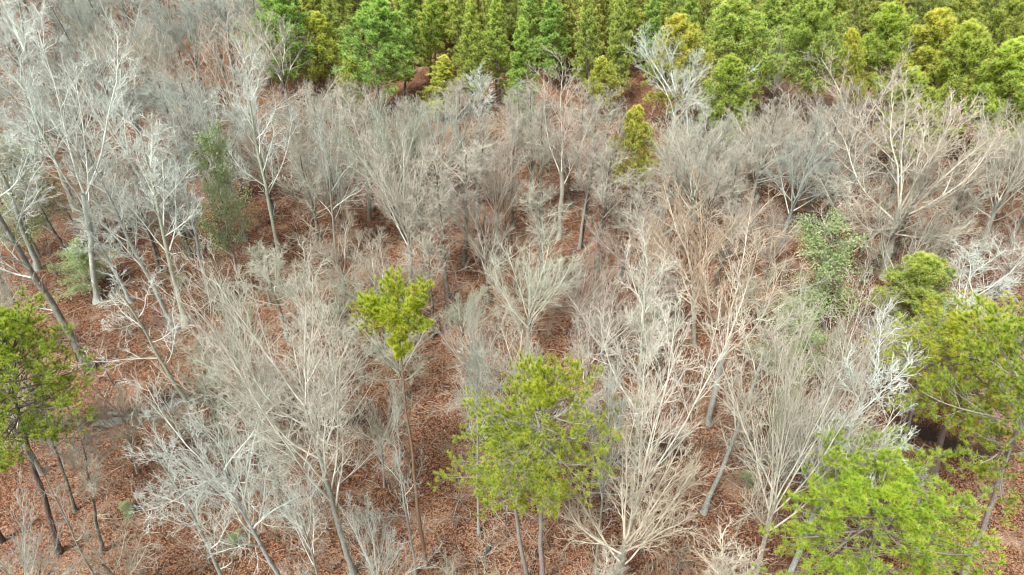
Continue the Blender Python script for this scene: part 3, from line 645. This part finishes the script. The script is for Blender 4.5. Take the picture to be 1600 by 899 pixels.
def single_out(items, fmt, reach):
    """items: [object, px, py, words]; the nearest one on each side of each landmark is told apart by it"""
    done = set(); cand = []
    for li, (lx, ly, nm) in enumerate(LAND):
        for si, (sd_, test) in enumerate(SIDES):
            best = None
            for k, (o, px, py, wd) in enumerate(items):
                d = math.hypot(px-lx, py-ly)
                if test(px-lx, py-ly) and d < reach and (best is None or d < best[0]): best = (d, k)
            if best: cand.append((best[0], best[1], li, si))
    for d, k, li, si in sorted(cand):
        if k in done or len((fmt % (items[k][3], SIDES[si][0], LAND[li][2])).split()) > 16: continue
        done.add(k); items[k][0]['label'] = fmt % (items[k][3], SIDES[si][0], LAND[li][2])
    # the rest: one thing between a pair of landmarks
    pairs = {}
    for k, (o, px, py, wd) in enumerate(items):
        if k in done: continue
        near = sorted(LAND, key=lambda q_: math.hypot(px-q_[0], py-q_[1]))[:5]
        for A in near:
            for B in near:
                if A[0] >= B[0]: continue
                ab = math.hypot(B[0]-A[0], B[1]-A[1])+1e-6
                off = abs((px-A[0])*(B[1]-A[1])-(py-A[1])*(B[0]-A[0]))/ab; tt = ((px-A[0])*(B[0]-A[0])+(py-A[1])*(B[1]-A[1]))/ab**2
                if off < .18*ab and .2 < tt < .8 and ab < 2.6*reach: pairs.setdefault((A[2], B[2]), []).append((off+abs(tt-.5)*ab, k))
    used = set()
    for (A, B), ks in sorted(pairs.items(), key=lambda e: min(e[1])):
        for _, k in sorted(ks):
            if k in done or (A, B) in used: continue
            txt = fmt % (items[k][3], 'between', A)+' and '+B
            if len(txt.split()) <= 16: items[k][0]['label'] = txt; done.add(k); used.add((A, B))
            break
    print('singled out', len(done), 'of', len(items))
LAND0 = LAND; LAND = [(438,40,'the leftmost dark full pine'), (495,60,'the bright yellow green pine'), (590,60,'the big dark green pine'), (617,20,'the gap of dark stems'), (738,60,'the fourth narrow light pine'), (815,80,'the pointed mid green pine'), (862,50,'the dark crowned narrow pine'), (916,60,'the tall pale green pine'),
 (967,50,'the slim open pine'), (1065,60,'the golden topped pine'), (1150,60,'the wide round topped pine'), (1215,80,'the rounded tan crown'), (1270,60,'the tall full pine at top right'), (1388,70,'the dark topped right hand pine'), (1462,80,'the pine above the largest bare crown'), (1515,90,'the second pine from the right edge'), (1590,120,'the pine cut by the right edge'), (750,110,'the white twin topped tree'), (885,110,'the tall tan tree'), (1070,110,'the white limbed tree at top')]
single_out(PLN, '%s plantation pine %s %s', 130)
LAND = LAND0
cnt = 0; MB = list(BASES); MID = []
for k in range(12000):
    y = rnd.uniform(14, 150) if k % 3 else rnd.uniform(45, 90); x = rnd.uniform(-1, 1)*(y*.82+10)
    if y > 84 and x > -24+.05*y: continue
    if x > 36 and y > 66: continue
    px, py, _ = project(x, y, 0.)
    H = rnd.uniform(6.5, 12) if y < 50 else rnd.uniform(8, 15)
    qx, qy, dep = project(x, y, H*.7)
    if qy > 960 or qy < -60 or qx < -60 or qx > 1660: continue
    ty_ = project(x, y, H*.97)[1]
    if qx > 430 and ty_ < (125 if qx < 1000 else 150 if qx < 1280 else 190): continue
    if in_open(qx, qy) or in_open(px, py, .5): continue
    if any((qx-a)**2+(qy-b)**2 < r*r for a, b, r in KEEPCLEAR): continue
    if px < 430 and py < 420 and rnd.random() < .4: continue
    if creek_dist(np.array([x]), np.array([y]))[0] < 1.2: continue
    if not far_from(x, y, 4.5 if y < 50 else 3.9, MB): continue
    MB.append((x, y))
    f = rnd.choice(['fan', 'fan', 'narrow', 'leader', 'broad', 'fan', 'fan'])
    W = H*{'fan': .72, 'narrow': .42, 'leader': .5, 'broad': .62}[f]*rnd.uniform(.85, 1.25)
    t, tw = rnd.choice(TINTS); s = rnd.uniform(.82, 1.1)
    if px < 420 and py < 420: t, tw = GREY, 'grey'
    if y > 55: lb, gp = 'mid-height leafless tree in the grey brown woods in front of the plantation', 'leafless trees of the far half of the woods'
    else: lb, gp = 'thin mid-height leafless tree growing between the bigger crowns near the viewer', 'leafless trees of the near half of the woods'
    o = place(f, rnd.randint(0, 5), x, y, H, W, (x+rnd.gauss(0, .07)*H, y+rnd.gauss(0, .05)*H), lb, 'tree', None, gp, (tuple(v*s*.6 for v in t) if rnd.random() < .3 else (.14,.12,.10)), None, tuple(v*s*.92 for v in t)); cnt += 1
    MID.append([o, qx, qy, tw+{'fan': ' spreading', 'narrow': ' slender', 'leader': ' upright', 'broad': ' crooked'}[f]])
    if cnt >= 215: break
for bx_, by_, h_ in ((512,418,13), (546,402,11), (668,470,12), (676,528,11), (702,470,14), (908,388,12), (932,425,13), (966,445,12), (585,330,11), (640,330,12), (1010,560,10), (485,330,12), (470,300,11), (1350,440,12), (1240,330,11), (800,350,12), (845,350,13), (745,360,12), (1130,400,12), (1260,345,13), (1285,350,12), (1345,395,11), (1395,400,12), (1460,420,12), (560,300,12), (660,330,12), (720,300,13), (830,290,12), (900,300,12), (950,330,11), (1180,320,12), (250,420,12), (300,400,13), (345,340,12), (190,400,12), (120,420,13), (430,340,12), (1075,430,11)):
    x, y = ground_at(bx_, by_); qx, qy, _ = project(x, y, h_*.7)
    o = place('narrow', rnd.randint(0, 1), x, y, h_, h_*.34, (x+rnd.gauss(0, .05)*h_, y), 'slim dark stemmed leafless tree in the middle of the woods', 'tree', None, 'slim dark stemmed trees in the middle of the woods', (.12,.10,.08), None, (.40,.37,.32))
    MID.append([o, qx, qy, 'slim dark stemmed'])
single_out(MID, '%s leafless tree %s %s', 140)
print('mid', cnt)
cnt = 0; SP = list(MB); SAP = []
for k in range(12000):
    y = rnd.uniform(16, 88); x = rnd.uniform(-1, 1)*(y*.78+4)
    if rnd.random() < (y-16)/140: continue
    if x > 40 and y > 70: continue
    if y > 82 and x > -20: continue
    px, py, _ = project(x, y, 0.)
    H = rnd.uniform(3.0, 7.5); qx, qy, _ = project(x, y, H*.6)
    if qy > 915 : continue
    if in_open(px, py, .45) or (in_open(qx, qy, .8) and rnd.random() < .75): continue
    if creek_dist(np.array([x]), np.array([y]))[0] < .9: continue
    if not far_from(x, y, 1.6, SP): continue
    SP.append((x, y))
    t, tw = rnd.choice([((.34,.31,.27), 'grey'), ((.36,.29,.22), 'tan'), ((.34,.25,.20), 'pinkish'), ((.26,.20,.15), 'brown'), ((.42,.39,.34), 'pale')]); s = rnd.uniform(.8, 1.1)  # brownish tints, darkened to carry the shade of the understorey
    o = place('sapling', rnd.randint(0, 4), x, y, H, H*rnd.uniform(.45, .75), (x+rnd.gauss(0, .12)*H, y+rnd.gauss(0, .12)*H), 'thin leafless sapling of fine tan twigs rising from the brown leaf litter', 'sapling', None, 'leafless saplings on the forest floor', tuple(v*.5 for v in t), None, tuple(v*s*.8 for v in t)); cnt += 1
    SAP.append([o, qx, qy, tw])
    if cnt >= 225: break
single_out(SAP, '%s leafless sapling %s %s', 110)
print('saplings', cnt)

# low twiggy undergrowth nobody could count: one object, brush clumps set on points by geometry nodes
def undergrowth():
    rng = np.random.default_rng(77); g = Geo()
    for c in range(5):
        n = 5; a = rng.uniform(0, 6.28, n); P = np.zeros((n, 6, 3)); z = np.linspace(0, 1, 6)
        ln = rng.uniform(.8, 2.6, n)
        for j in range(n):
            r_ = ln[j]*rng.uniform(.1, .5)
            P[j, :, 0] = math.cos(a[j])*r_*z**1.3+rng.normal(0, .03, 6); P[j, :, 1] = math.sin(a[j])*r_*z**1.3+rng.normal(0, .03, 6); P[j, :, 2] = ln[j]*z
        P[:, :, :2] += rng.normal(0, .9, 2)[None, None, :]
        Rr = np.broadcast_to(np.linspace(.017, .008, 6), (n, 6))
        P1, R1 = grow(rng, P, Rr, 4, .25, 1., (25, 60), .38, 4, .16, .1, .7, .6, .3, .009)
        P2, R2 = grow(rng, P1, R1, 3, .2, 1., (25, 60), .5, 2, .1, .05, .8, .6, .3, .008)
    g.tube(P, Rr, 3, .3); g.tube(P1, R1, 3, .6); g.tube(P2[::2], R2[::2], 3, .9); g.tube(P2, R2, 3, .9)
    brush = bpy.data.objects.new('brush_clump', g.mesh('brush_clump', M_TWIG)); brush.color = (.28,.21,.155,1)  # brown brush, its colour kept darker for the shade under the crowns
    N = 420; y = 14+85*rng.uniform(0, 1, N)**1.1; x = rng.uniform(-1, 1, N)*(y*.8+5)
    px, py, _ = project(x, y, 0.)
    op = np.zeros(N, bool)
    for a_, b_, r_ in OPEN: op |= ((px-a_)**2+(py-b_)**2 < (r_*.8)**2) & (rng.uniform(0, 1, N) < .8)
    keep = (creek_dist(x, y) > 1.0) & ~op & ~((y > 86) & (x > -15)); x, y = x[keep], y[keep]
    me = bpy.data.meshes.new('undergrowth'); me.from_pydata([(float(a), float(b), float(c)) for a, b, c in zip(x, y, terrain(x, y))], [], [])
    o = bpy.data.objects.new('undergrowth', me); COL.objects.link(o); o.color = (.28,.21,.155,1)
    o['kind'] = 'stuff'; o['label'] = 'low tangle of leafless brown brush covering the forest floor'; o['category'] = 'undergrowth'
    ng = bpy.data.node_groups.new('scatter_brush', 'GeometryNodeTree')
    ng.interface.new_socket('Geometry', in_out='INPUT', socket_type='NodeSocketGeometry'); ng.interface.new_socket('Geometry', in_out='OUTPUT', socket_type='NodeSocketGeometry')
    gi = ng.nodes.new('NodeGroupInput'); go = ng.nodes.new('NodeGroupOutput'); ip = ng.nodes.new('GeometryNodeInstanceOnPoints'); oi = ng.nodes.new('GeometryNodeObjectInfo')
    oi.inputs['Object'].default_value = brush
    rr = ng.nodes.new('FunctionNodeRandomValue'); rr.data_type = 'FLOAT_VECTOR'; rr.inputs[0].default_value = (-.15, -.15, 0); rr.inputs[1].default_value = (.15, .15, 6.28)
    rs = ng.nodes.new('FunctionNodeRandomValue'); rs.data_type = 'FLOAT'; rs.inputs[2].default_value = .5; rs.inputs[3].default_value = 1.4; rs.inputs['Seed'].default_value = 5
    ng.links.new(gi.outputs[0], ip.inputs['Points']); ng.links.new(oi.outputs['Geometry'], ip.inputs['Instance'])
    ng.links.new(rr.outputs[0], ip.inputs['Rotation']); ng.links.new(rs.outputs[1], ip.inputs['Scale']); ng.links.new(ip.outputs[0], go.inputs[0])
    o.modifiers.new('scatter', 'NODES').node_group = ng
undergrowth()

# ---- fallen logs and the pale dead branch
def log(px, py, ang, L, r, tint, label, kind='fallen_log'):
    rng = np.random.default_rng(int(px)); x, y = ground_at(px, py); n = 9
    t = np.linspace(-.5, .5, n); P = np.zeros((1, n, 3))
    P[0, :, 0] = math.cos(ang)*t*L+rng.normal(0, .03*L/4, n); P[0, :, 1] = math.sin(ang)*t*L+rng.normal(0, .03*L/4, n)
    P[0, :, 2] = [float(terrain(x+P[0, i, 0], y+P[0, i, 1])) for i in range(n)]
    z0 = P[0, :, 2].max(); P[0, :, 2] = np.maximum(P[0, :, 2], z0-.25)+r*.8-z0
    R = (np.linspace(1, .55, n)*r)[None, :]
    root = bpy.data.objects.new(kind, None); COL.objects.link(root); root.location = (x, y, z0)
    root['label'] = label; root['category'] = 'log'
    g = Geo(); V, Q = tubes(P, R, 8); g.add(V, Q)
    g.add(np.concatenate([V[:8], V[:8].mean(0, keepdims=True)]), None, np.array([[i, 8, (i+1) % 8] for i in range(8)]))
    o = bpy.data.objects.new('stem', g.mesh('stem', M_TRUNK)); COL.objects.link(o); o.parent = root; o.color = (*tint, 1)
    B, BR = grow(rng, P, R, 5, .3, .95, (35, 70), .22*L, 5, .15, .3, .4, .5, .2, .015, absolute=True)
    g = Geo(); g.tube(B, BR, 5)
    o = bpy.data.objects.new('branch_stubs', g.mesh('branch_stubs', M_TRUNK)); COL.objects.link(o); o.parent = root; o.color = (*tint, 1)
for bx_, by_, tx_, ty_, lb_ in ((607,62,606,-90,'dark bare stem at the top edge, left one in the gap'), (618,70,617,-90,'dark bare stem at the top edge, middle one in the gap'), (628,66,629,-90,'dark bare stem at the top edge, right one in the gap')):
    tree('narrow', 1, bx_, by_, tx_, ty_, 30, DARK, lb_, ctint=DARK)
log(188, 641, -.1, 2.2, .14, (.07,.06,.05), 'short dark wet log lying right of the pale water patch')
log(572, 405, -.9, 3.6, .12, (.30,.22,.16), 'brown log lying on open leaves right of the grey green tree')
log(885, 702, .05, 3.0, .12, (.12,.10,.08), 'dark log lying across the creek right of the central pine')
log(1285, 742, .9, 2.6, .13, (.20,.19,.17), 'grey log slanting into the dark creek bank at right')
log(960, 772, -.06, 3.2, .05, (.62,.60,.55), 'thin white fallen branch lying right of the central pine trunks')
log(762, 858, 1.2, .8, .16, (.06,.05,.05), 'short black stump of wood lying below the central pine')
log(1415, 690, .5, 2.4, .12, (.24,.22,.19), 'grey log by the creek at the foot of the blue grey trunk')
log(60, 330, 1.0, 3.5, .14, (.22,.17,.13), 'brown log lying at the left edge')
print('HEROES'); 
for h in HEROES: print(h)
